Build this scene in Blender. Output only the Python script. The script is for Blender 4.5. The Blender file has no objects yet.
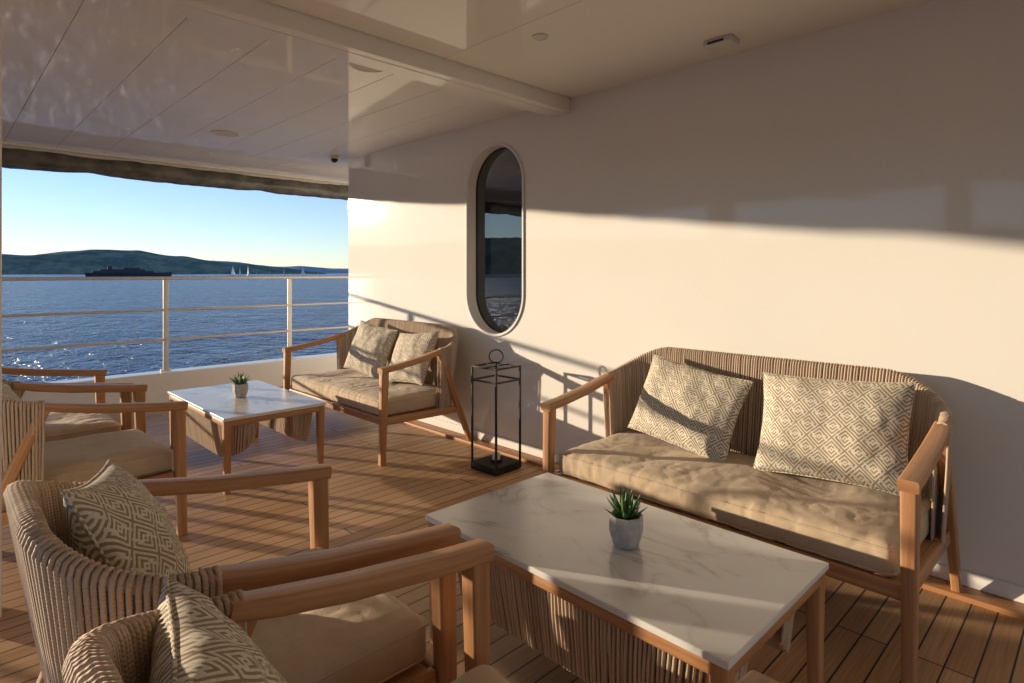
import bpy, bmesh, math, random
from mathutils import Vector, Matrix, noise
random.seed(7)
S = bpy.context.scene
COL = S.collection

# ------------------------------------------------------------------ materials
def newmat(name):
    m = bpy.data.materials.new(name); m.use_nodes = True
    nt = m.node_tree
    b = nt.nodes['Principled BSDF']
    return m, nt, b
def N(nt, t, **kw):
    n = nt.nodes.new(t)
    for k, v in kw.items():
        if k in n.inputs: n.inputs[k].default_value = v
        else: setattr(n, k, v)
    return n
def L(nt, a, b): nt.links.new(a, b)
def ramp(nt, fac, stops):
    r = nt.nodes.new('ShaderNodeValToRGB')
    cr = r.color_ramp
    while len(cr.elements) < len(stops): cr.elements.new(.5)
    for e, (p, c) in zip(cr.elements, stops):
        e.position = p; e.color = (*c, 1) if len(c) == 3 else c
    L(nt, fac, r.inputs['Fac'])
    return r
def math_(nt, op, a, b=None, c=None):
    n = nt.nodes.new('ShaderNodeMath'); n.operation = op
    for i, v in enumerate((a, b, c)):
        if v is None: continue
        if isinstance(v, (int, float)): n.inputs[i].default_value = v
        else: L(nt, v, n.inputs[i])
    return n.outputs[0]
def mapping(nt, src, scale):
    mp = nt.nodes.new('ShaderNodeMapping'); mp.inputs['Scale'].default_value = scale
    L(nt, src, mp.inputs['Vector']); return mp.outputs[0]
def bump(nt, h, bsdf, strength, dist):
    bn = nt.nodes.new('ShaderNodeBump'); bn.inputs['Strength'].default_value = strength
    bn.inputs['Distance'].default_value = dist
    L(nt, h, bn.inputs['Height']); L(nt, bn.outputs[0], bsdf.inputs['Normal'])
    return bn

def mat_paint(name, col, rough=.6, coat=.6, var=.03):
    m, nt, b = newmat(name)
    tc = N(nt, 'ShaderNodeTexCoord')
    n = N(nt, 'ShaderNodeTexNoise', Scale=1.3, Detail=2.0)
    L(nt, tc.outputs['Object'], n.inputs['Vector'])
    r = ramp(nt, n.outputs['Fac'], [(.3, tuple(c*(1-var) for c in col)), (.7, col)])
    L(nt, r.outputs[0], b.inputs['Base Color'])
    b.inputs['Roughness'].default_value = rough
    b.inputs['Specular IOR Level'].default_value = .2
    b.inputs['Coat Weight'].default_value = coat
    b.inputs['Coat Roughness'].default_value = .05
    bn = nt.nodes.new('ShaderNodeBump'); bn.inputs['Strength'].default_value = .12; bn.inputs['Distance'].default_value = .01
    L(nt, n.outputs['Fac'], bn.inputs['Height'])
    L(nt, bn.outputs[0], b.inputs['Coat Normal'])
    return m

def mat_wood(name, c1, c2, rough=.45):
    m, nt, b = newmat(name)
    uv = N(nt, 'ShaderNodeUVMap')
    v1 = mapping(nt, uv.outputs[0], (2.2, 55, 1))
    n1 = N(nt, 'ShaderNodeTexNoise', Scale=1.0, Detail=5.0, Roughness=.6, Distortion=.5)
    L(nt, v1, n1.inputs['Vector'])
    v2 = mapping(nt, uv.outputs[0], (.9, 9, 1))
    n2 = N(nt, 'ShaderNodeTexNoise', Scale=1.0, Detail=3.0)
    L(nt, v2, n2.inputs['Vector'])
    s = math_(nt, 'ADD', math_(nt, 'MULTIPLY', n1.outputs['Fac'], .6), math_(nt, 'MULTIPLY', n2.outputs['Fac'], .4))
    r = ramp(nt, s, [(.34, c1), (.52, tuple((a+d)/2 for a, d in zip(c1, c2))), (.66, c2)])
    L(nt, r.outputs[0], b.inputs['Base Color'])
    b.inputs['Roughness'].default_value = rough
    bump(nt, n1.outputs['Fac'], b, .3, .001)
    return m

def mat_fabric(name, c1, c2, scale=900, bs=.28):
    m, nt, b = newmat(name)
    tc = N(nt, 'ShaderNodeTexCoord')
    n = N(nt, 'ShaderNodeTexNoise', Scale=7.0, Detail=5.0, Roughness=.6)
    L(nt, tc.outputs['Object'], n.inputs['Vector'])
    r = ramp(nt, n.outputs['Fac'], [(.3, c1), (.7, c2)])
    L(nt, r.outputs[0], b.inputs['Base Color'])
    b.inputs['Roughness'].default_value = .85
    b.inputs['Sheen Weight'].default_value = .15
    n2 = N(nt, 'ShaderNodeTexNoise', Scale=scale, Detail=2.0)
    L(nt, tc.outputs['Object'], n2.inputs['Vector'])
    n3 = N(nt, 'ShaderNodeTexNoise', Scale=14.0, Detail=3.0, Distortion=1.6)
    L(nt, tc.outputs['Object'], n3.inputs['Vector'])
    h = math_(nt, 'ADD', math_(nt, 'MULTIPLY', n2.outputs['Fac'], .12), n3.outputs['Fac'])
    bump(nt, h, b, bs, .008)
    return m

def mat_pillow():
    m, nt, b = newmat('patterned_fabric')
    uv = N(nt, 'ShaderNodeUVMap')
    sep = N(nt, 'ShaderNodeSeparateXYZ'); L(nt, uv.outputs[0], sep.inputs[0])
    n = 10.5
    a = math_(nt, 'MULTIPLY', math_(nt, 'ADD', sep.outputs[0], sep.outputs[1]), n)
    c = math_(nt, 'MULTIPLY', math_(nt, 'SUBTRACT', sep.outputs[0], sep.outputs[1]), n)
    fa = math_(nt, 'SUBTRACT', math_(nt, 'FRACT', a), .5)
    fc = math_(nt, 'SUBTRACT', math_(nt, 'FRACT', c), .5)
    d = math_(nt, 'MAXIMUM', math_(nt, 'ABSOLUTE', fa), math_(nt, 'ABSOLUTE', fc))
    rings = math_(nt, 'FRACT', math_(nt, 'ADD', math_(nt, 'MULTIPLY', d, 6.0), .25))
    r1 = math_(nt, 'GREATER_THAN', rings, .5)
    bar = math_(nt, 'MULTIPLY', math_(nt, 'LESS_THAN', math_(nt, 'ABSOLUTE', math_(nt, 'SUBTRACT', fa, .16)), .05),
                math_(nt, 'GREATER_THAN', fc, .05))
    bar2 = math_(nt, 'MULTIPLY', math_(nt, 'LESS_THAN', math_(nt, 'ABSOLUTE', math_(nt, 'ADD', fa, .16)), .05),
                math_(nt, 'LESS_THAN', fc, -.05))
    pat = math_(nt, 'MAXIMUM', r1, math_(nt, 'MAXIMUM', bar, bar2))
    mx = N(nt, 'ShaderNodeMix', data_type='RGBA')
    L(nt, pat, mx.inputs['Factor'])
    mx.inputs[6].default_value = (.33, .255, .15, 1)
    mx.inputs[7].default_value = (.74, .675, .555, 1)
    no = N(nt, 'ShaderNodeTexNoise', Scale=160.0, Detail=3.0)
    L(nt, uv.outputs[0], no.inputs['Vector'])
    mul = N(nt, 'ShaderNodeMix', data_type='RGBA', blend_type='MULTIPLY')
    mul.inputs['Factor'].default_value = .5
    L(nt, mx.outputs[2], mul.inputs[6])
    r = ramp(nt, no.outputs['Fac'], [(.3, (.7, .7, .7)), (.7, (1.1, 1.1, 1.1))])
    L(nt, r.outputs[0], mul.inputs[7])
    L(nt, mul.outputs[2], b.inputs['Base Color'])
    b.inputs['Roughness'].default_value = .9
    n3 = N(nt, 'ShaderNodeTexNoise', Scale=9.0, Detail=3.0, Distortion=1.0)
    L(nt, uv.outputs[0], n3.inputs['Vector'])
    h = math_(nt, 'ADD', math_(nt, 'MULTIPLY', pat, .07), n3.outputs['Fac'])
    bump(nt, h, b, .35, .012)
    return m

def mat_rope():
    m, nt, b = newmat('rope')
    uv = N(nt, 'ShaderNodeUVMap')
    sep = N(nt, 'ShaderNodeSeparateXYZ'); L(nt, uv.outputs[0], sep.inputs[0])
    w = math_(nt, 'SINE', math_(nt, 'ADD', math_(nt, 'MULTIPLY', sep.outputs[0], 900.0), math_(nt, 'MULTIPLY', sep.outputs[1], 12.566)))
    geo = N(nt, 'ShaderNodeNewGeometry')
    r = ramp(nt, geo.outputs['Random Per Island'], [(.0, (.46, .34, .24)), (1, (.61, .465, .34))])
    L(nt, r.outputs[0], b.inputs['Base Color'])
    b.inputs['Roughness'].default_value = .8
    bump(nt, w, b, .4, .0012)
    return m

def mat_marble():
    m, nt, b = newmat('marble')
    tc = N(nt, 'ShaderNodeTexCoord')
    n0 = N(nt, 'ShaderNodeTexNoise', Scale=2.2, Detail=7.0, Roughness=.55, Distortion=1.2)
    L(nt, mapping(nt, tc.outputs['Object'], (1.6, .8, 1)), n0.inputs['Vector'])
    v = math_(nt, 'ABSOLUTE', math_(nt, 'SUBTRACT', n0.outputs['Fac'], .5))
    r = ramp(nt, v, [(0, (.50, .47, .43)), (.010, (.68, .65, .61)), (.04, (.80, .78, .74)), (.3, (.83, .815, .78))])
    n1 = N(nt, 'ShaderNodeTexNoise', Scale=3.0, Detail=4.0); L(nt, tc.outputs['Object'], n1.inputs['Vector'])
    r1 = ramp(nt, n1.outputs['Fac'], [(.35, (1, 1, 1)), (.62, (.90, .89, .87))])
    r2 = ramp(nt, n1.outputs['Fac'], [(.44, (0, 0, 0)), (.56, (1, 1, 1))])
    mk = N(nt, 'ShaderNodeMix', data_type='RGBA')
    L(nt, r2.outputs[0], mk.inputs['Factor']); mk.inputs[6].default_value = (.83, .815, .78, 1)
    L(nt, r.outputs[0], mk.inputs[7])
    mul = N(nt, 'ShaderNodeMix', data_type='RGBA', blend_type='MULTIPLY'); mul.inputs['Factor'].default_value = .6
    L(nt, mk.outputs[2], mul.inputs[6]); L(nt, r1.outputs[0], mul.inputs[7])
    L(nt, mul.outputs[2], b.inputs['Base Color'])
    b.inputs['Roughness'].default_value = .2
    return m

def mat_deck():
    m, nt, b = newmat('teak_deck')
    tc = N(nt, 'ShaderNodeTexCoord')
    br = N(nt, 'ShaderNodeTexBrick')
    br.offset = .37; br.offset_frequency = 3; br.squash = 1.0
    br.inputs['Color1'].default_value = (.56, .32, .15, 1)
    br.inputs['Color2'].default_value = (.76, .48, .26, 1)
    br.inputs['Mortar'].default_value = (.025, .02, .017, 1)
    br.inputs['Scale'].default_value = 1.0
    br.inputs['Mortar Size'].default_value = .0030
    br.inputs['Mortar Smooth'].default_value = .15
    br.inputs['Brick Width'].default_value = 2.3
    br.inputs['Row Height'].default_value = .078
    L(nt, tc.outputs['Object'], br.inputs['Vector'])
    g = N(nt, 'ShaderNodeTexNoise', Scale=1.0, Detail=6.0, Roughness=.65)
    L(nt, mapping(nt, tc.outputs['Object'], (3, 130, 1)), g.inputs['Vector'])
    g2 = N(nt, 'ShaderNodeTexNoise', Scale=1.1, Detail=4.0)
    L(nt, tc.outputs['Object'], g2.inputs['Vector'])
    r = ramp(nt, g.outputs['Fac'], [(.3, (.70, .68, .66)), (.7, (1.1, 1.1, 1.1))])
    r2 = ramp(nt, g2.outputs['Fac'], [(.35, (.82, .82, .82)), (.65, (1.05, 1.05, 1.05))])
    m1 = N(nt, 'ShaderNodeMix', data_type='RGBA', blend_type='MULTIPLY'); m1.inputs['Factor'].default_value = 1
    L(nt, br.outputs['Color'], m1.inputs[6]); L(nt, r.outputs[0], m1.inputs[7])
    m2 = N(nt, 'ShaderNodeMix', data_type='RGBA', blend_type='MULTIPLY'); m2.inputs['Factor'].default_value = 1
    L(nt, m1.outputs[2], m2.inputs[6]); L(nt, r2.outputs[0], m2.inputs[7])
    L(nt, m2.outputs[2], b.inputs['Base Color'])
    b.inputs['Roughness'].default_value = .48
    h = math_(nt, 'SUBTRACT', math_(nt, 'MULTIPLY', g.outputs['Fac'], .3), br.outputs['Fac'])
    bump(nt, h, b, .6, .003)
    return m

def mat_simple(name, col, rough=.5, metal=0.0, var=.15, nscale=20.0, bs=0.0, bd=.002):
    m, nt, b = newmat(name)
    tc = N(nt, 'ShaderNodeTexCoord')
    n = N(nt, 'ShaderNodeTexNoise', Scale=nscale, Detail=3.0)
    L(nt, tc.outputs['Object'], n.inputs['Vector'])
    r = ramp(nt, n.outputs['Fac'], [(.3, tuple(c*(1-var) for c in col)), (.7, tuple(min(1, c*(1+var)) for c in col))])
    L(nt, r.outputs[0], b.inputs['Base Color'])
    b.inputs['Roughness'].default_value = rough; b.inputs['Metallic'].default_value = metal
    if bs: bump(nt, n.outputs['Fac'], b, bs, bd)
    return m

M_wall = mat_paint('wall_gelcoat', (.88, .85, .78), .7, .9)
M_ceil = mat_paint('ceiling_gelcoat', (.90, .865, .79), .7, .7)
M_white = mat_paint('white_paint', (.86, .83, .78), .6, .5)
M_wood = mat_wood('teak', (.33, .15, .062), (.62, .33, .15))
M_trim = mat_wood('deck_margin_teak', (.38, .175, .07), (.60, .30, .13))
M_deck = mat_deck()
M_rope = mat_rope()
M_seat = mat_fabric('seat_fabric', (.52, .395, .255), (.62, .48, .325))
M_pil = mat_pillow()
M_marble = mat_marble()
M_black = mat_simple('black_metal', (.018, .017, .016), .4, .3)
M_steel = mat_simple('rail_paint', (.64, .59, .52), .35, .3, .05)
M_pot = mat_simple('concrete', (.52, .50, .47), .85, 0, .18, 45, .5, .003)
M_pebble = mat_simple('soil', (.09, .06, .04), .95, 0, .5, 120, .8, .004)
M_gasket = mat_simple('rubber', (.02, .02, .02), .6)
M_fix = mat_simple('plastic_white', (.72, .70, .66), .5, 0, .05)
M_dark = mat_simple('dark_interior', (.03, .028, .026), .8)
M_roll = mat_simple('pvc_awning', (.12, .11, .085), .22, 0, .5, 6, .8, .02)
M_candle = mat_simple('wax', (.75, .68, .52), .6, 0, .05)

def mat_leaf():
    m, nt, b = newmat('succulent_leaf')
    uv = N(nt, 'ShaderNodeUVMap'); sep = N(nt, 'ShaderNodeSeparateXYZ'); L(nt, uv.outputs[0], sep.inputs[0])
    geo = N(nt, 'ShaderNodeNewGeometry')
    f = math_(nt, 'ADD', math_(nt, 'MULTIPLY', sep.outputs[0], .6), math_(nt, 'MULTIPLY', geo.outputs['Random Per Island'], .4))
    r = ramp(nt, f, [(.1, (.035, .10, .03)), (.6, (.06, .17, .035)), (1, (.14, .24, .06))])
    L(nt, r.outputs[0], b.inputs['Base Color']); b.inputs['Roughness'].default_value = .4
    return m
M_leaf = mat_leaf()

def mat_glass():
    m, nt, b = newmat('tinted_glass')
    tc = N(nt, 'ShaderNodeTexCoord')
    n = N(nt, 'ShaderNodeTexNoise', Scale=3.0); L(nt, tc.outputs['Object'], n.inputs['Vector'])
    r = ramp(nt, n.outputs['Fac'], [(.3, (.008, .010, .012)), (.7, (.012, .015, .017))])
    L(nt, r.outputs[0], b.inputs['Base Color'])
    b.inputs['Roughness'].default_value = .01
    b.inputs['IOR'].default_value = 2.1
    return m
M_glass = mat_glass()

def mat_sea():
    m, nt, b = newmat('sea_water')
    tc = N(nt, 'ShaderNodeTexCoord')
    P = tc.outputs['Object']
    hs = []
    for sc, amp, st in ((.05, 1.0, (1, .6, 1)), (.22, .6, (1, .5, 1)), (.8, .30, (1, .6, 1)), (2.6, .11, (1, .8, 1))):
        n = N(nt, 'ShaderNodeTexNoise', Scale=sc, Detail=2.0, Roughness=.55, Distortion=.3)
        L(nt, mapping(nt, P, st), n.inputs['Vector'])
        rd = math_(nt, 'SUBTRACT', 1.0, math_(nt, 'MULTIPLY', math_(nt, 'ABSOLUTE', math_(nt, 'SUBTRACT', n.outputs['Fac'], .5)), 3.0))
        hs.append(math_(nt, 'MULTIPLY', rd, amp))
    h = hs[0]
    for x in hs[1:]: h = math_(nt, 'ADD', h, x)
    nn = N(nt, 'ShaderNodeTexNoise', Scale=.42, Detail=7.0, Roughness=.82)
    L(nt, mapping(nt, P, (1, .30, 1)), nn.inputs['Vector'])
    r = ramp(nt, nn.outputs['Fac'], [(.38, (.003, .022, .11)), (.50, (.014, .068, .25)), (.60, (.04, .13, .36)), (.70, (.38, .50, .66))])  # wave sparkle painted into the base colour: pale ripple glints over dark blue
    L(nt, r.outputs[0], b.inputs['Base Color'])
    b.inputs['Roughness'].default_value = .22
    b.inputs['IOR'].default_value = 1.33
    b.inputs['Specular IOR Level'].default_value = .13
    bump(nt, h, b, 1.0, 1.9)
    return m
M_sea = mat_sea()
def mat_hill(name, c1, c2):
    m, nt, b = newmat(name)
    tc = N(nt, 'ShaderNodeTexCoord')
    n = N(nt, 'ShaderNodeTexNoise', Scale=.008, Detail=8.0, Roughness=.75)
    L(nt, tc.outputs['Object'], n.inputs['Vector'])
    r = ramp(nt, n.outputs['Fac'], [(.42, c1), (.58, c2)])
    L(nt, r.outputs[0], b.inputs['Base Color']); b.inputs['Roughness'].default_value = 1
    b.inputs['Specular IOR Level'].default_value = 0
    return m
M_hill = mat_hill('hill_forest_hazed', (.12, .18, .16), (.28, .31, .24))  # forest colour lightened and greyed to stand in for distance haze
M_hill2 = mat_hill('hill_hazy', (.34, .42, .50), (.38, .46, .54))  # aerial haze painted in as a pale blue base colour
M_ship = mat_simple('ship_paint', (.045, .05, .06), .5, 0, .2, .2)
M_sail = mat_simple('sail_cloth', (.8, .8, .78), .8, 0, .05, 1)

# ------------------------------------------------------------------ helpers
def mkobj(name, me, mats, parent=None, loc=(0, 0, 0), smooth=False):
    o = bpy.data.objects.new(name, me); COL.objects.link(o)
    for m in (mats if isinstance(mats, (list, tuple)) else [mats]): me.materials.append(m)
    o.location = loc
    if parent: o.parent = parent
    if smooth:
        for p in me.polygons: p.use_smooth = True
    return o
def empty(name, loc=(0, 0, 0), yaw=0):
    e = bpy.data.objects.new(name, None); COL.objects.link(e); e.location = loc
    e.rotation_euler = (0, 0, math.radians(yaw)); e.empty_display_size = .1
    return e
def box(name, lo, hi, mat, parent=None, bev=.0, seg=2):
    bm = bmesh.new(); bmesh.ops.create_cube(bm, size=1)
    c = [(a+b)/2 for a, b in zip(lo, hi)]; s = [abs(b-a) for a, b in zip(lo, hi)]
    for v in bm.verts: v.co = Vector((v.co.x*s[0], v.co.y*s[1], v.co.z*s[2]))
    me = bpy.data.meshes.new(name); 
    if bev: bmesh.ops.bevel(bm, geom=bm.edges[:], offset=bev, segments=seg, affect='EDGES', profile=.5)
    bm.to_mesh(me); bm.free()
    return mkobj(name, me, mat, parent, c)
def rrect(w, h, r, seg=3):
    pts = []
    for cx, cy, a0 in ((w/2-r, h/2-r, 0), (-w/2+r, h/2-r, 90), (-w/2+r, -h/2+r, 180), (w/2-r, -h/2+r, 270)):
        for i in range(seg+1):
            a = math.radians(a0+90*i/seg); pts.append((cx+r*math.cos(a), cy+r*math.sin(a)))
    return pts
def circ(r, n=10): return [(r*math.cos(2*math.pi*i/n), r*math.sin(2*math.pi*i/n)) for i in range(n)]
def sweep(name, pts, prof, mat, parent=None, up=None, scales=None, closed=False):
    pts = [Vector(p) for p in pts]; n = len(pts); k = len(prof)
    if up is None:
        t = (pts[-1]-pts[0]).normalized() if not closed else Vector((1, 0, 0))
        up = Vector((1, 0, 0)) if abs(t.z) > .75 else Vector((0, 0, 1))
    up = Vector(up)
    verts, faces, uvs = [], [], []
    off = random.uniform(0, 50); L_ = 0; per = [0]
    for i in range(k):
        a, b = prof[i], prof[(i+1) % k]; per.append(per[-1]+math.dist(a, b))
    cum = []
    for i, p in enumerate(pts):
        if closed: t = pts[(i+1) % n]-pts[i-1]
        else: t = pts[min(i+1, n-1)]-pts[max(i-1, 0)]
        t.normalize(); side = t.cross(up).normalized(); u2 = side.cross(t).normalized()
        s = scales[i] if scales else 1
        for a, b in prof: verts.append(p+side*a*s+u2*b*s)
        if i: L_ += (p-pts[i-1]).length
        cum.append(L_)
    rng = n if closed else n-1
    for i in range(rng):
        j = (i+1) % n; ui = cum[i]; uj = cum[j] if j else L_+(pts[0]-pts[-1]).length
        for q in range(k):
            q2 = (q+1) % k
            faces.append((i*k+q, i*k+q2, j*k+q2, j*k+q))
            uvs.append(((ui+off, per[q]), (ui+off, per[q+1]), (uj+off, per[q+1]), (uj+off, per[q])))
    sm = len(faces)
    if not closed:
        for e, i in ((0, 0), (1, n-1)):
            base = len(verts)
            verts += [verts[i*k+q].copy() for q in range(k)]
            f = tuple(base+q for q in (range(k) if e else reversed(range(k))))
            faces.append(f); uvs.append(tuple((off+prof[x-base][0]*.2, prof[x-base][1]) for x in f))
    me = bpy.data.meshes.new(name); me.from_pydata([tuple(v) for v in verts], [], faces)
    ul = me.uv_layers.new(name='UVMap')
    li = 0
    for f, uvf in zip(faces, uvs):
        for c in uvf: ul.data[li].uv = c; li += 1
    for i, p in enumerate(me.polygons): p.use_smooth = i < sm
    me.update()
    return mkobj(name, me, mat, parent)
def bar(name, p0, p1, w, h, mat, parent=None, r=None, up=None, s0=1, s1=1):
    r = r if r is not None else min(w, h)*.18
    return sweep(name, [p0, p1], rrect(w, h, r), mat, parent, up, [s0, s1])
def cyl(name, p0, p1, r, mat, parent=None, n=14): return sweep(name, [p0, p1], circ(r, n), mat, parent)

def tubes(name, items, rad, mat, parent, ns=6):
    """items: list of (points, tau)"""
    verts, faces, uvs = [], [], []
    for pts, tau in items:
        base = len(verts); n = len(pts); l = 0; cum = []
        for i, p in enumerate(pts):
            t = (pts[min(i+1, n-1)]-pts[max(i-1, 0)]).normalized(); o = t.cross(tau).normalized()
            tt = o.cross(t).normalized()
            for q in range(ns):
                a = 2*math.pi*q/ns; verts.append(p+tt*math.cos(a)*rad+o*math.sin(a)*rad)
            if i: l += (p-pts[i-1]).length
            cum.append(l)
        for i in range(n-1):
            for q in range(ns):
                q2 = (q+1) % ns
                faces.append((base+i*ns+q, base+i*ns+q2, base+(i+1)*ns+q2, base+(i+1)*ns+q))
                uvs.append(((cum[i], q/ns), (cum[i], (q+1)/ns), (cum[i+1], (q+1)/ns), (cum[i+1], q/ns)))
    me = bpy.data.meshes.new(name); me.from_pydata([tuple(v) for v in verts], [], faces)
    ul = me.uv_layers.new(name='UVMap'); li = 0
    for uvf in uvs:
        for c in uvf: ul.data[li].uv = c; li += 1
    me.update()
    return mkobj(name, me, mat, parent, smooth=True)

def cplan(W, xs, xb, r):
    pts = [Vector((xs, W/2))]
    for i in range(17):
        a = math.radians(90+90*i/16); pts.append(Vector((xb+r+r*math.cos(a), W/2-r+r*math.sin(a))))
    for i in range(17):
        a = math.radians(180+90*i/16); pts.append(Vector((xb+r+r*math.cos(a), -W/2+r+r*math.sin(a))))
    pts.append(Vector((xs, -W/2)))
    return pts
def sample(pts, t):
    ls = [0]
    for a, b in zip(pts, pts[1:]): ls.append(ls[-1]+(b-a).length)
    d = t*ls[-1]
    for i in range(len(pts)-1):
        if d <= ls[i+1]+1e-9:
            f = (d-ls[i])/max(1e-9, ls[i+1]-ls[i]); p = pts[i].lerp(pts[i+1], f); return p, ls[-1]
    return pts[-1], ls[-1]
def tang(pts, t):
    a, _ = sample(pts, max(0, t-.008)); b, _ = sample(pts, min(1, t+.008)); return (b-a).normalized()
def sstep(x): x = max(0, min(1, x)); return x*x*(3-2*x)

def rope_shell(parent, top, bot, ztop, zbot, pitch=.0118, rad=.0053, rim=.014, name='rope_weave', low=.012):
    _, Lt = sample(top, 1)
    n = int(Lt/pitch); items = []
    for i in range(n+1):
        t = i/n
        tj = min(1, max(0, t+random.uniform(-.12, .12)/n))
        tb = min(1, max(0, t+random.uniform(-.25, .25)/n))
        p, _ = sample(top, tj); q, _ = sample(bot, tb)
        ta = tang(top, t); nn = Vector((ta.y, -ta.x, 0)); tau = Vector((ta.x, ta.y, 0))
        T = Vector((p.x, p.y, ztop(t, Lt))); B = Vector((q.x, q.y, zbot(t)))
        pts = [B+nn*low-Vector((0, 0, .012)), B+nn*(low+.003)]
        for f in (.33, .66): pts.append(B.lerp(T, f)+nn*(low+.003+(rim+.004-low)*f) + nn*random.uniform(-.0010, .0010)+tau*random.uniform(-.0010, .0010))
        rr = rim+.004
        for a in (0, 45, 90, 135, 180):
            a = math.radians(a); pts.append(T+nn*rr*math.cos(a)+Vector((0, 0, rr*math.sin(a))))
        for f in (.66, .33): pts.append(B.lerp(T, f)-nn*(low+.003+(rim+.004-low)*f)+nn*random.uniform(-.0010, .0010)+tau*random.uniform(-.0010, .0010))
        pts += [B-nn*(low+.003), B-nn*low-Vector((0, 0, .012))]
        items.append((pts, tau))
    tubes(name, items, rad, M_rope, parent)
    def path3(pl, zf, m=60):
        out = []
        for i in range(m+1):
            p, Lx = sample(pl, i/m); out.append((p.x, p.y, zf(i/m)))
        return out
    sweep('back_rim', path3(top, lambda t: ztop(t, Lt)), circ(rim, 8), M_rope, parent, up=(0, 0, 1))
    sweep('lower_rail', path3(bot, zbot), rrect(.02, .03, .005), M_wood, parent, up=(0, 0, 1))

def grid_soft(name, W, D, H, mat, parent=None, loc=(0, 0, 0), px=10, pw=.3, nx=60, ny=40, amp=.004, seed=0, pinch=0.0, wr=(6, 6)):
    def sm(i, n):
        u = -1+2*i/n
        return math.sin(u*math.pi/2)*.6+u*.4
    verts = []; idx = {}
    so = Vector((seed*3.7, seed*1.3, seed*.7))
    for side in (1, -1):
        for i in range(nx+1):
            for j in range(ny+1):
                edge = i in (0, nx) or j in (0, ny)
                if side == -1 and edge: idx[(side, i, j)] = idx[(1, i, j)]; continue
                u, v = sm(i, nx), sm(j, ny)
                prof = (max(0, 1-abs(u)**px)*max(0, 1-abs(v)**px))**pw
                x = u*W/2*(1-pinch*(1-v*v)); y = v*D/2*(1-pinch*(1-u*u))
                z = side*H/2*prof
                P = Vector((x*wr[0], y*wr[1], side*2))+so
                w = noise.noise(P)*amp*1.6+noise.noise(P*2.3)*amp*.8
                cr = 1-abs(noise.noise(P*1.3+Vector((9, 9, 9))))*4
                w += max(0, cr)*amp*.7
                z += w*min(1, prof*1.5)*(1 if side == 1 else .5)
                dx = noise.noise(Vector((x*5, y*5, 3))+so)*amp*1.2
                idx[(side, i, j)] = len(verts); verts.append((x+dx, y+dx*.6, z))
    faces = []; fuv = []
    for side in (1, -1):
        for i in range(nx):
            for j in range(ny):
                q = [(i, j), (i+1, j), (i+1, j+1), (i, j+1)]
                if side == -1: q.reverse()
                faces.append([idx[(side, a, b)] for a, b in q])
                fuv.append([(sm(a, nx)*W/2+3+seed*.013, sm(b, ny)*D/2+3) for a, b in q])
    me = bpy.data.meshes.new(name); me.from_pydata(verts, [], faces)
    ul = me.uv_layers.new(name='UVMap'); li = 0
    for f in fuv:
        for c in f: ul.data[li].uv = c; li += 1
    me.update()
    o = mkobj(name, me, mat, parent, loc, smooth=True)
    loop = [verts[idx[(1, i, 0)]] for i in range(nx+1)]+[verts[idx[(1, nx, j)]] for j in range(1, ny+1)]
    loop += [verts[idx[(1, i, ny)]] for i in range(nx-1, -1, -1)]+[verts[idx[(1, 0, j)]] for j in range(ny-1, 0, -1)]
    return o, loop

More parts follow.
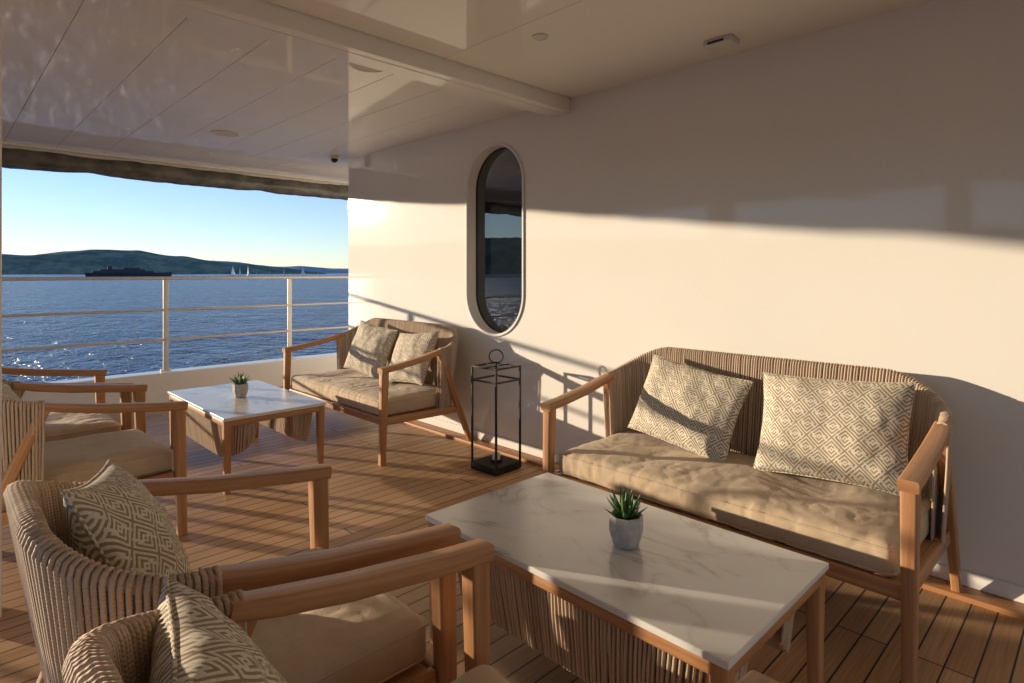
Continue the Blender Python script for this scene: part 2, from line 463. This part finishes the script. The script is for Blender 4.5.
def boxed_cushion(parent, W, D, H, loc, seed, tufts=()):
    """W along y, D along x"""
    bm = bmesh.new()
    nx, ny, nz = int(D/.013), int(W/.013), 8
    so = Vector((seed*2.1, seed*5.3, 1))
    def pos(u, v, w):
        r = .03
        hx, hy, hz = D/2, W/2, H/2
        p = Vector((u*hx, v*hy, w*hz))
        c = Vector((max(-hx+r, min(hx-r, p.x)), max(-hy+r, min(hy-r, p.y)), max(-hz+r, min(hz-r, p.z))))
        d = p-c
        if d.length > 1e-6:
            m = max(abs(d.x), abs(d.y), abs(d.z)); d = d.normalized()*m
        p = c+d
        prof = max(0, (1-u**4)*(1-v**8))
        p.z += (.018*prof-.004)*(w if w > 0 else .1*w)
        P = Vector((p.x*5, p.y*5, p.z*5))+so
        a = .0042
        wv = noise.noise(P)*a
        P2 = Vector((p.x*4+noise.noise(P*1.5)*1.2, p.y*12, p.z*6))+so
        cr = max(0, 1-abs(noise.noise(P2))*3.6)
        wv -= cr*cr*a*1.1*(.25+.75*max(0, u))
        P3 = Vector((p.x*11+noise.noise(P)*2, p.y*4, 3))+so
        wv -= max(0, 1-abs(noise.noise(P3))*4)**2*a*.7*(1 if w > 0 else 0)
        nrm = Vector((u**5, v**5, w)).normalized()
        for tx, ty, tr, td in tufts:
            dd = math.hypot(p.x-tx, p.y-ty)
            if w > 0: p.z -= w*td*math.exp(-(dd/tr)**2)
        return p+nrm*wv
    vs = {}
    def V(i, j, k):
        key = (i, j, k)
        if key not in vs: vs[key] = bm.verts.new(pos(-1+2*i/nx, -1+2*j/ny, -1+2*k/nz))
        return vs[key]
    for i in range(nx):
        for j in range(ny):
            for k in (0, nz):
                bm.faces.new([V(i, j, k), V(i+1, j, k), V(i+1, j+1, k), V(i, j+1, k)])
    for i in range(nx):
        for k in range(nz):
            for j in (0, ny): bm.faces.new([V(i, j, k), V(i+1, j, k), V(i+1, j, k+1), V(i, j, k+1)])
    for j in range(ny):
        for k in range(nz):
            for i in (0, nx): bm.faces.new([V(i, j, k), V(i, j+1, k), V(i, j+1, k+1), V(i, j, k+1)])
    bmesh.ops.recalc_face_normals(bm, faces=bm.faces[:])
    me = bpy.data.meshes.new('seat_cushion'); bm.to_mesh(me)
    loops = []
    for k in (nz-1, 1):
        lp = [V(i, 0, k) for i in range(nx+1)]+[V(nx, j, k) for j in range(1, ny+1)]+[V(i, ny, k) for i in range(nx-1, -1, -1)]+[V(0, j, k) for j in range(ny-1, 0, -1)]
        loops.append([tuple(v.co) for v in lp])
    bm.free()
    o = mkobj('seat_cushion', me, M_seat, parent, loc, smooth=True)
    for lp in loops:
        s = sweep('cushion_piping', lp, circ(.0038, 6), M_seat, parent, up=(0, 0, 1), closed=True); s.location = loc
    return o

def throw_pillow(center, W, Hh, yaw, tilt, roll, seed, T=.15):
    o, loop = grid_soft('throw_pillow', W, Hh, T, M_pil, px=2.3, pw=.5, nx=44, ny=34, amp=.007, seed=seed, pinch=.07, wr=(7, 7))
    base = Matrix(((0, 0, 1), (1, 0, 0), (0, 1, 0))).to_4x4()
    R = Matrix.Rotation(math.radians(yaw), 4, 'Z') @ Matrix.Rotation(-math.radians(tilt), 4, 'Y') @ Matrix.Rotation(math.radians(roll), 4, 'X')
    o.matrix_world = Matrix.Translation(center) @ R @ base
    s = sweep('pillow_seam', loop, circ(.0035, 6), M_pil, o, up=(0, 0, 1), closed=True)
    return o

# ------------------------------------------------------------------ seating
def seat(name, W, x, y, yaw, zb, seed, seats=1, dx=0.0, r=.20):
    """local: +x forward, front posts at x=0"""
    e = empty(name, (x, y, 0), yaw)
    hw = W/2-.0275
    for s in (1, -1):
        bar('front_leg', (-.005, s*hw, 0), (-.02, s*hw, .612), .046, .05, M_wood, e, s0=.8, s1=1.05, up=(1, 0, 0))
        bar('rear_leg', (-.76-dx, s*(hw+.0), 0), (-.47-dx, s*hw, .69), .042, .046, M_wood, e, s0=.75, s1=1.0, up=(1, 0, 0))
        pts = [(.012, s*hw, .612), (-.1, s*hw, .624), (-.3-dx*.6, s*hw, .655), (-.42-dx, s*hw, .682), (-.50-dx, s*(hw-.004), .702)]
        sweep('armrest', pts, rrect(.058, .038, .009), M_wood, e, up=(0, 0, 1), scales=[1, 1, 1, .95, .8])
        bar('side_rail', (-.04, s*(hw-.012), .275), (-.62-dx, s*(hw-.012), .265), .026, .05, M_wood, e)
    bar('front_rail', (-.025, -hw+.02, .275), (-.025, hw-.02, .275), .028, .05, M_wood, e)
    bar('rear_rail', (-.60-dx, -hw+.02, .265), (-.60-dx, hw-.02, .265), .028, .045, M_wood, e)
    if seats > 1: bar('centre_rail', (-.04, 0, .275), (-.59-dx, 0, .265), .028, .04, M_wood, e)
    n = int((W-.14)/.085)
    for i in range(n+1):
        yy = -hw+.05+(2*hw-.1)*i/n
        bar('seat_slat', (-.045, yy, .288), (-.585-dx, yy, .282), .05, .012, M_wood, e)
    top = cplan(2*hw+.005, -.475-dx, -.715-dx, r)
    bot = cplan(2*hw-.03, -.475-dx, -.635-dx, r*.7)
    z0, z1 = .70, zb
    ztop = lambda t, Lt: z0+(z1-z0)*sstep(min(t, 1-t)*Lt/.40)
    rope_shell(e, top, bot, ztop, lambda t: .285)
    tuf = []
    cw = W-.135
    if seats > 1:
        for yy in (-cw*.25, cw*.25):
            tuf += [(-.02, yy, .16, .014)]
    else: tuf = [(0, 0, .15, .016)]
    boxed_cushion(e, cw, .60+dx, .115, (-.325-dx/2, 0, .352), seed, tuf)
    return e

seat('love_seat', 1.52, 2.10, 1.175, 180, .835, 1, 2)
seat('love_seat', 1.52, 2.10, 4.09, 180, .835, 2, 2)
DX = .06
seat('armchair', .70, .905, 1.465, 0, .80, 3, 1, DX)
seat('armchair', .70, .905, .70, 0, .80, 4, 1, DX)
seat('armchair', .70, .86, 3.47, 2, .80, 5, 1, DX)
seat('armchair', .70, .80, 4.22, 1, .80, 6, 1, DX)

throw_pillow((2.585, .815, .625), .57, .42, 180, 22, 3, 1)
throw_pillow((2.60, 1.46, .61), .56, .40, 176, 24, -7, 2)
throw_pillow((2.59, 3.73, .615), .52, .40, 176, 24, 6, 3)
throw_pillow((2.60, 4.33, .62), .54, .42, 184, 20, -6, 4)
throw_pillow((.335, 1.55, .615), .50, .42, -14, 26, -10, 5)
throw_pillow((.30, .84, .60), .46, .40, -10, 24, -8, 6)
throw_pillow((.24, 3.50, .60), .46, .42, -6, 22, -6, 7)
throw_pillow((.18, 4.25, .60), .46, .42, 0, 22, 4, 8)

# ------------------------------------------------------------------ tables
def table(x0, x1, y0, y1, Ht=.43):
    cx, cy = (x0+x1)/2, (y0+y1)/2; a, b = (x1-x0)/2, (y1-y0)/2
    e = empty('coffee_table', (cx, cy, 0))
    box('marble_top', (-a, -b, Ht-.018), (a, b, Ht), M_marble, e, .003)
    for s in (1, -1):
        bar('long_apron', (s*(a-.022), -b+.04, Ht-.036), (s*(a-.022), b-.04, Ht-.036), .03, .034, M_wood, e)
        bar('short_apron', (-a+.04, s*(b-.022), Ht-.036), (a-.04, s*(b-.022), Ht-.036), .03, .034, M_wood, e)
        for q in (1, -1):
            bar('leg', (s*(a-.028), q*(b-.028), 0), (s*(a-.028), q*(b-.028), Ht-.0185), .042, .042, M_wood, e, s0=.78, s1=1.05, up=(1, 0, 0))
        g = bpy.data.objects.new('rope_panel', None); COL.objects.link(g); g.parent = e
        g.rotation_euler = (0, 0, 0 if s < 0 else math.pi)
        top = cplan(2*b-.12, -a+.20, -a+.045, .10)
        bot = cplan(2*b-.14, -a+.19, -a+.07, .10)
        rope_shell(g, top, bot, lambda t, Lt: Ht-.055, lambda t: .17+.10*(2*abs(t-.5))**6, pitch=.0130, rad=.0054, rim=.010, low=.011)
        bar('cross_rail', (-a+.05, s*.25, Ht-.034), (a-.05, s*.25, Ht-.034), .025, .03, M_wood, e)
    return e
table(1.20, 1.82, .575, 1.65)
table(1.18, 1.80, 3.52, 4.62)

# ------------------------------------------------------------------ plants
def plant(x, y, z, s, seed, rot):
    random.seed(seed)
    e = empty('potted_succulent', (x, y, z), rot)
    n = 8; prof = [(.030*s, 0), (.036*s, .004*s), (.047*s, .045*s), (.046*s, .088*s), (.043*s, .090*s), (.040*s, .088*s), (.040*s, .075*s)]
    verts = []; faces = []
    for r, zz in prof:
        for q in range(n):
            a = 2*math.pi*q/n+math.pi/8
            verts.append((r*math.cos(a)*1.05, r*math.sin(a)*1.05, zz))
    for i in range(len(prof)-1):
        for q in range(n): faces.append((i*n+q, i*n+(q+1) % n, (i+1)*n+(q+1) % n, (i+1)*n+q))
    faces.append(tuple(reversed(range(n))))
    me = bpy.data.meshes.new('pot'); me.from_pydata(verts, [], faces); o = mkobj('pot', me, M_pot, e)
    bv = o.modifiers.new('b', 'BEVEL'); bv.width = .002; bv.segments = 2
    me = bpy.data.meshes.new('soil')
    m = 16; vv = [(0, 0, .08*s)]+[(.041*s*math.cos(2*math.pi*i/m), .041*s*math.sin(2*math.pi*i/m), .077*s) for i in range(m)]
    me.from_pydata(vv, [], [(0, 1+i, 1+(i+1) % m) for i in range(m)]); mkobj('soil', me, M_pebble, e)
    verts, faces, uvs = [], [], []
    cnt = 26
    for i in range(cnt):
        f = i/cnt; az = i*2.39996; el = math.radians(25+60*f+random.uniform(-8, 8)); ln = (.080-.015*abs(f-.4)+random.uniform(-.010, .012))*s
        w = .0112*s*(1-.3*f); base = len(verts)
        h = Vector((math.cos(az), math.sin(az), 0)); sd = Vector((-h.y, h.x, 0))
        p = Vector((0, 0, .078*s))+h*.008*s; seg = 7
        for k in range(seg+1):
            t = k/seg; e2 = el+math.radians(14)*t
            d = h*math.cos(e2)+Vector((0, 0, math.sin(e2))); up = -h*math.sin(e2)+Vector((0, 0, math.cos(e2)))
            ww = w*(0.75+.6*t-1.35*t**2.2) if t < 1 else .0002
            ww = max(ww, .0003)
            for (aa, bb) in ((-1, .15), (0, -.45), (1, .15), (0, .1)): verts.append(p+sd*aa*ww+up*bb*ww)
            p = p+d*ln/seg
        for k in range(seg):
            for q in range(4):
                faces.append((base+k*4+q, base+k*4+(q+1) % 4, base+(k+1)*4+(q+1) % 4, base+(k+1)*4+q))
                uvs.append([(k/seg, 0)]*2+[((k+1)/seg, 0)]*2)
    me = bpy.data.meshes.new('leaves'); me.from_pydata([tuple(v) for v in verts], [], faces)
    ul = me.uv_layers.new(name='UVMap'); li = 0
    for u in uvs:
        for c in u: ul.data[li].uv = c; li += 1
    mkobj('leaves', me, M_leaf, e, smooth=True)
plant(1.50, 1.04, .4302, 1.05, 3, 20)
plant(1.47, 4.07, .4302, 1.0, 5, 5)
random.seed(11)

# ------------------------------------------------------------------ lantern
def lantern(x, y):
    e = empty('candle_lantern', (x, y, 0), 2)
    w = .108; H = .655; t = .012
    box('base_tray', (-w-.008, -w-.008, .004), (w+.008, w+.008, .05), M_black, e, .004)
    for a in (-1, 1):
        for b in (-1, 1):
            bar('post', (a*w, b*w, .045), (a*w, b*w, H), t, t, M_black, e, r=.001, up=(1, 0, 0))
    for z in (H, H-.085):
        for a in (-1, 1):
            bar('hoop_bar', (-w-.006, a*w, z), (w+.006, a*w, z), t*.98, t*.96, M_black, e, r=.001)
            bar('hoop_bar', (a*w, -w+.006, z), (a*w, w-.006, z), t*.98, t*.92, M_black, e, r=.001)
    bar('top_cross', (-w, 0, H), (w, 0, H), .010, .008, M_black, e, r=.001)
    bar('top_cross', (0, -w, H+.001), (0, w, H+.001), .010, .008, M_black, e, r=.001)
    cyl('hanger_stud', (0, 0, H), (0, 0, H+.028), .007, M_black, e)
    pts = [(.042*math.cos(a)*.75, -.042*math.cos(a)*.75, H+.062+.042*math.sin(a)) for a in [2*math.pi*i/28 for i in range(28)]]
    sweep('ring_handle', pts, circ(.0042, 8), M_black, e, up=(1, 1, 0), closed=True)
    cyl('candle_cup', (0, 0, .05), (0, 0, .062), .04, M_black, e)
    cyl('candle', (0, 0, .062), (0, 0, .10), .026, M_candle, e, 20)
    cyl('wick', (0, 0, .10), (0, 0, .11), .0015, M_black, e, 6)
lantern(2.59, 2.79)

# ------------------------------------------------------------------ ship structure
XW = 2.92; YC = 5.26; ZC = 2.36
box('deck', (-3.4, -6.7, -.06), (3.4, 6.7, 0), M_deck)
box('ship_hull', (-3.6, -6.75, -5.4), (14, 6.75, -.064), M_white)
bar('deck_margin_board', (XW-.055, -5.2, .008), (XW-.055, YC, .008), .105, .022, M_trim)
bar('deck_skirting', (XW-.006, -5.2, .05), (XW-.006, YC-.002, .05), .014, .06, M_white)

wall = empty('cabin_wall')
yc, zc, hwid, hh = 3.17, 1.49, .295, .685
hole = []
for i in range(33):
    a = math.pi*i/32; hole.append((yc+hwid*math.cos(a), zc+hh-hwid+hwid*math.sin(a)))
for i in range(33):
    a = math.pi+math.pi*i/32; hole.append((yc+hwid*math.cos(a), zc-hh+hwid+hwid*math.sin(a)))
bm = bmesh.new()
def ring(pts, X): 
    vs = [bm.verts.new((X, p[0], p[1])) for p in pts]
    return vs, [bm.edges.new((vs[i], vs[(i+1) % len(vs)])) for i in range(len(vs))]
o1, e1 = ring([(-5.3, 0), (YC, 0), (YC, ZC), (-5.3, ZC)], XW)
o2, e2 = ring(hole, XW)
bmesh.ops.triangle_fill(bm, use_beauty=True, edges=e1+e2)
me = bpy.data.meshes.new('wall_panel'); bm.to_mesh(me); bm.free()
mkobj('wall_panel', me, M_wall, wall)
bm = bmesh.new()
n = len(hole)
secs = [(XW-.004, 1.055), (XW-.010, 1.045), (XW-.010, 1.0), (XW-.004, .985), (XW+.085, .975)]
def scl(p, s):
    off = (s-1)*hwid*1.0
    dx, dz = p[0]-yc, p[1]-zc
    zz = dz-(hh-hwid) if dz > 0 else dz+(hh-hwid)
    l = math.hypot(dx, zz) or 1
    return (p[0]+dx/l*off, p[1]+zz/l*off)
rows = [[bm.verts.new((X, *scl(p, s))) for p in hole] for X, s in secs]
for r0, r1 in zip(rows, rows[1:]):
    for i in range(n):
        bm.faces.new((r0[i], r0[(i+1) % n], r1[(i+1) % n], r1[i]))
me = bpy.data.meshes.new('window_reveal'); bm.to_mesh(me); bm.free()
win = empty('oval_window'); 
mkobj('window_reveal', me, M_white, win, smooth=False)
bm = bmesh.new(); g0 = [bm.verts.new((XW+.084, *scl(p, .99))) for p in hole]; bm.faces.new(g0)
me = bpy.data.meshes.new('glass_pane'); bm.to_mesh(me); bm.free(); mkobj('glass_pane', me, M_glass, win)
pts = [(XW+.082, *scl(p, .97)) for p in hole]
pts = [p for i, p in enumerate(pts) if i not in (33, 65)]
sweep('gasket', pts, rrect(.008, .010, .002), M_gasket, win, up=(1, 0, 0), closed=True)
box('wall_end', (XW+.0005, YC-.1, 0), (XW+.9, YC+.0005, ZC), M_wall, wall)
box('cabin_block', (XW+.12, -5.29, 0), (13.5, YC-.11, ZC), M_white, wall)

# ceiling
ceil = empty('ceiling')
edges = [-3.4]
v = -3.05
while v < 2.8: edges.append(round(v, 3)); v += .35
edges.append(4.2)
for a, b in zip(edges, edges[1:]):
    box('ceiling_panel', (a+.0014, 2.63, ZC), (b-.0014, 6.62, ZC+.03), M_ceil, ceil, .0012, 1)
for a, b in ((-3.4, -1.7), (-1.7, .1), (.1, 1.9), (1.9, 4.2)):
    for c, d_ in ((-6.7, -3.7), (-3.7, -.9), (-.9, 2.44)):
        box('ceiling_panel', (a+.001, c+.001, ZC), (b-.001, d_-.001, ZC+.03), M_ceil, ceil, .0012, 1)
box('ceiling_backing', (-3.5, -6.9, ZC+.033), (13.5, 6.95, ZC+.25), M_ceil, ceil)
bm_ = box('ceiling_beam', (-3.4, 2.445, ZC-.085), (XW-.001, 2.625, ZC+.03), M_ceil, None, .006)
box('beam_cover_strip', (-3.4, 2.50, ZC-.088), (XW-.001, 2.57, ZC-.084), M_ceil, bm_)
bpy.data.objects['beam_cover_strip'].location -= bm_.location
box('side_fascia', (-3.4, 6.63, ZC-.012), (13.4, 6.9, ZC+.03), M_ceil, ceil, .004)
aw = empty('rolled_awning')
def roll(yr, xa, xb, z, r, seed):
    m = int((xb-xa)/.05); k = 20; verts = []; faces = []
    for i in range(m+1):
        X = xa+(xb-xa)*i/m
        strap = min(abs(((X-.3) % 1.55)-.775), 1)
        rr = r*(.85+.2*min(1, strap/.2)); sag = .004*math.sin(X*1.7)
        for q in range(k):
            a = 2*math.pi*q/k
            rn = rr*(1+.10*noise.noise(Vector((X*1.5, math.cos(a)*1.6, math.sin(a)*1.6+seed)))+.08*noise.noise(Vector((X*9, math.cos(a)*2, math.sin(a)*2+seed))))
            verts.append((X, yr+rn*math.cos(a), z+sag+rn*math.sin(a)))
    for i in range(m):
        for q in range(k): faces.append((i*k+q, i*k+(q+1) % k, (i+1)*k+(q+1) % k, (i+1)*k+q))
    me = bpy.data.meshes.new('awning_roll'); me.from_pydata(verts, [], faces); mkobj('awning_roll', me, M_roll, aw, smooth=True)
roll(6.72, -3.3, 9, 2.25, .088, 1)
X = -2.3
while X < 6:
    pts = [(X+.0, 6.72+.088*math.cos(a), 2.25+.088*math.sin(a)) for a in [2*math.pi*i/20 for i in range(20)]]
    sweep('awning_strap', pts, rrect(.003, .035, .001), M_black, aw, up=(1, 0, 0), closed=True)
    X += 1.55
box('awning_track', (-3.4, 6.66, ZC-.045), (9, 6.80, ZC-.013), M_steel, aw, .003)

def railing(name, axis, pos, a, b, posts):
    e = empty(name)
    P = (lambda u, z, o=0: (u, pos+o, z)) if axis == 'x' else (lambda u, z, o=0: (pos+o, u, z))
    sweep('top_rail', [P(a, 1.20), P(b, 1.20)], rrect(.055, .032, .012), M_steel, e)
    for z in (.89, .60): cyl('mid_rail', P(a, z), P(b, z), .013, M_steel, e)
    for u in posts:
        bar('stanchion', P(u, .30), P(u, 1.19), .045, .022, M_steel, e, up=(0, 1, 0) if axis == 'x' else (1, 0, 0))
        bar('stanchion_foot', P(u, .296), P(u, .312), .09, .06, M_steel, e, up=(0, 1, 0) if axis == 'x' else (1, 0, 0))
    return e
railing('side_railing', 'x', 6.52, -3.3, 13, [-3.25, -2.07, -.83, .41, 1.65, 2.89, 4.13, 5.4, 6.6])
box('bulwark', (-3.4, 6.42, .001), (13, 6.62, .29), M_white, None, .012)
railing('side_railing', 'x', -6.52, -3.3, 13, [-3.25, -2.07, -.83, .41, 1.65, 2.89])
box('bulwark', (-3.4, -6.62, .001), (13, -6.42, .29), M_white, None, .012)
box('bulwark', (-3.52, -6.62, .001), (-3.405, 6.62, .288), M_white, None, .012)
railing('stern_railing', 'y', -3.46, -6.4, 6.4, [-5.2, -3.9, -2.6, -1.3, 0, 1.3, 2.6, 3.9, 5.2])
box('stern_column', (-3.55, 4.35, .292), (-3.3, 4.6, ZC+.03), M_white, None, .02)
box('stern_column', (-3.55, 1.3, .292), (-3.3, 1.55, ZC+.03), M_white, None, .02)
box('stern_column', (-3.55, -4.6, .292), (-3.3, -4.35, ZC+.03), M_white, None, .02)
box('deck_post', (.085, 2.83, .0), (.188, 2.93, ZC+.001), M_white, None, .008)

def disc(name, x, y, r, h, mat, ringmat=None):
    e = empty(name, (x, y, ZC))
    pts = [(r*math.cos(a), r*math.sin(a), -.003) for a in [2*math.pi*i/40 for i in range(40)]]
    sweep('trim_ring', pts, rrect(.008, .006, .002), M_fix, e, up=(0, 0, 1), closed=True)
    me = bpy.data.meshes.new('grille'); me.from_pydata([(p[0], p[1], -h) for p in pts], [], [tuple(range(40))])
    mkobj('grille', me, mat, e)
M_grille = mat_simple('speaker_grille', (.66, .62, .55), .6, 0, .08, 300)
disc('ceiling_speaker', 1.68, 4.96, .10, .004, M_grille)
disc('ceiling_speaker', 1.68, 2.80, .10, .004, M_grille)
disc('ceiling_downlight', 2.05, 1.9, .035, .004, M_grille)
ds = empty('smoke_detector_vent', (2.70, 1.33, ZC), 0)
box('housing', (-.05, -.07, -.028), (.05, .07, -.0005), M_fix, ds, .005)
box('slot', (-.052, -.035, -.022), (-.048, .045, -.012), M_dark, ds)
cam_e = empty('security_camera', (2.74, 5.2, ZC))
cyl('mount', (0, 0, -.03), (0, 0, 0), .04, M_fix, cam_e, 20)
bm = bmesh.new(); bmesh.ops.create_uvsphere(bm, u_segments=16, v_segments=10, radius=.032)
me = bpy.data.meshes.new('dome'); bm.to_mesh(me); bm.free(); mkobj('dome', me, M_black, cam_e, (0, 0, -.035), True)

# ------------------------------------------------------------------ sea, hills, boats
SEA = -5.0
def polar(az, R): return (R*math.sin(math.radians(az)), R*math.cos(math.radians(az)))
me = bpy.data.meshes.new('sea'); R = 30000
me.from_pydata([(-R, -R, 0), (R, -R, 0), (R, R, 0), (-R, R, 0)], [], [(0, 1, 2, 3)])
mkobj('sea', me, M_sea, None, (0, 0, SEA))
def interp(tab, a):
    for (a0, v0), (a1, v1) in zip(tab, tab[1:]):
        if a0 <= a <= a1: f = sstep((a-a0)/(a1-a0)); return v0+(v1-v0)*f
    return tab[-1][1]
prof = [(-180, .03), (-130, .04), (-100, .055), (-80, .06), (-60, .055), (-45, .062), (-30, .045), (-10, .030), (2, .0285), (5, .027), (9.5, .0345), (12, .0335), (15, .0265), (19, .0175), (23, .0105), (26, .004), (28, -.002), (40, -.004), (180, -.004)]
def hills(name, R, tab, mat, rough, seed, width=900):
    verts = []; faces = []; m = 1400; k = 7
    for i in range(m+1):
        az = -180+360*i/m; h = interp(tab, az)*R
        for j in range(k):
            f = j/(k-1); rr = R-width/2+width*f
            prf = math.sin(math.pi*f)**.8
            x, y = polar(az, rr)
            nz = noise.noise(Vector((x/500, y/500, seed)))*.35+noise.noise(Vector((x/150, y/150, seed)))*.12+noise.noise(Vector((x/40, y/40, seed)))*.04
            zz = h*prf*(1+nz*rough) if h > 0 else h
            verts.append((x, y, SEA-2+zz))
    for i in range(m):
        for j in range(k-1): faces.append((i*k+j, (i+1)*k+j, (i+1)*k+j+1, i*k+j+1))
    me = bpy.data.meshes.new(name); me.from_pydata(verts, [], faces); mkobj(name, me, mat, smooth=True)
hills('hills', 4200, prof, M_hill, .35, 1.0)
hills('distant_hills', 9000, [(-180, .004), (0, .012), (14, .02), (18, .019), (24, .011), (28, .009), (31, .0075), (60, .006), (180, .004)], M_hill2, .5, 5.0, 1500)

az = 44.4-32.7; x, y = polar(az, 1150)
ys = empty('passenger_ferry', (x, y, SEA), -az-6)
def hull(name, Ln, B, H, mat, par, z0=-1.0):
    st = [(-.5, .75, .0), (-.45, .9, 0), (0, 1, 0), (.3, .75, 0), (.45, .3, 1), (.5, .02, 2)]
    verts = []; faces = []
    for u, w, r in st:
        verts += [(u*Ln*.97, -w*B*.4, z0), (u*Ln*.97, w*B*.4, z0), (u*Ln, w*B*.5, H+r), (u*Ln, -w*B*.5, H+r)]
    for i in range(len(st)-1):
        for q in range(4): faces.append((i*4+q, i*4+(q+1) % 4, i*4+4+(q+1) % 4, i*4+4+q))
    faces += [(3, 2, 1, 0), (20, 21, 22, 23)]
    me = bpy.data.meshes.new(name); me.from_pydata(verts, [], faces); return mkobj(name, me, mat, par)
hull('hull', 120, 18, 6.5, M_ship, ys)
box('deckhouse_1', (-50, -7, 6.4), (34, 7, 9.5), M_ship, ys, .3)
box('deckhouse_2', (-40, -6, 9.5), (22, 6, 12.2), M_ship, ys, .3)
box('bridge', (-8, -5, 12.2), (14, 5, 14.6), M_ship, ys, .3)
box('funnel', (-30, -2, 12.2), (-24, 2, 17), M_ship, ys, .3)
bar('mast', (0, 0, 14.5), (0, 0, 24), .7, .7, M_ship, ys)
def sailboat(px, R, h, hd):
    az = 44.4+math.degrees(math.atan((px-512)/595)); x, y = polar(az, R)
    e = empty('sailing_boat', (x, y, SEA), hd)
    hull('hull', h*.8, h*.24, h*.07, M_sail, e, -.3)
    bar('mast', (0, 0, 0), (0, 0, h), .25, .25, M_sail, e)
    me = bpy.data.meshes.new('sails')
    me.from_pydata([(-.3, 0, h*.12), (-h*.30, .2, h*.13), (-.3, 0, h*.95), (.3, 0, h*.9), (h*.30, 0, h*.1), (.5, .3, h*.12)], [], [(0, 1, 2), (3, 4, 5)])
    mkobj('sails', me, M_sail, e)
for px, R_, h, hd in ((233, 1700, 26, 30), (240, 1700, 24, 50), (248, 1800, 28, 80), (257, 2000, 20, 70), (270, 2200, 18, 60), (284, 1700, 27, 60), (303, 1800, 24, 15), (318, 2300, 18, 60)):
    sailboat(px, R_, h, hd)

# ------------------------------------------------------------------ light
v = Vector((.55, -1, -.125)).normalized()
sun = bpy.data.lights.new('sun', 'SUN'); sun.energy = 6.2; sun.angle = math.radians(.6); sun.color = (1, .82, .60)
so = bpy.data.objects.new('sun', sun); COL.objects.link(so); so.rotation_euler = v.to_track_quat('-Z', 'Y').to_euler(); so.location = (-4, 20, 10)
W = bpy.data.worlds.new('World'); S.world = W; W.use_nodes = True
nt = W.node_tree; bg = nt.nodes['Background']
sky = nt.nodes.new('ShaderNodeTexSky'); sky.sky_type = 'NISHITA'; sky.sun_disc = False
sky.sun_elevation = math.radians(34); sky.sun_rotation = math.atan2(-v.x, -v.y)
sky.air_density = 1.0; sky.dust_density = 0.0; sky.ozone_density = 2.0
tint = nt.nodes.new('ShaderNodeMix'); tint.data_type = 'RGBA'; tint.blend_type = 'MULTIPLY'; tint.inputs['Factor'].default_value = 1
L(nt, sky.outputs[0], tint.inputs[6]); tint.inputs[7].default_value = (.74, .80, .90, 1)
L(nt, tint.outputs[2], bg.inputs['Color']); bg.inputs['Strength'].default_value = .15

# ------------------------------------------------------------------ camera
c = bpy.data.cameras.new('Camera'); cam = bpy.data.objects.new('Camera', c); COL.objects.link(cam)
cam.location = (0, 0, 1.25)
cam.rotation_euler = (math.radians(90), 0, -math.radians(44.4))
c.sensor_width = 36; c.lens = 36*595/1024
c.shift_y = -(341.5-273)/1024
c.clip_start = .02; c.clip_end = 60000
S.camera = cam
S.view_settings.view_transform = 'Standard'; S.view_settings.look = 'None'; S.view_settings.exposure = 0
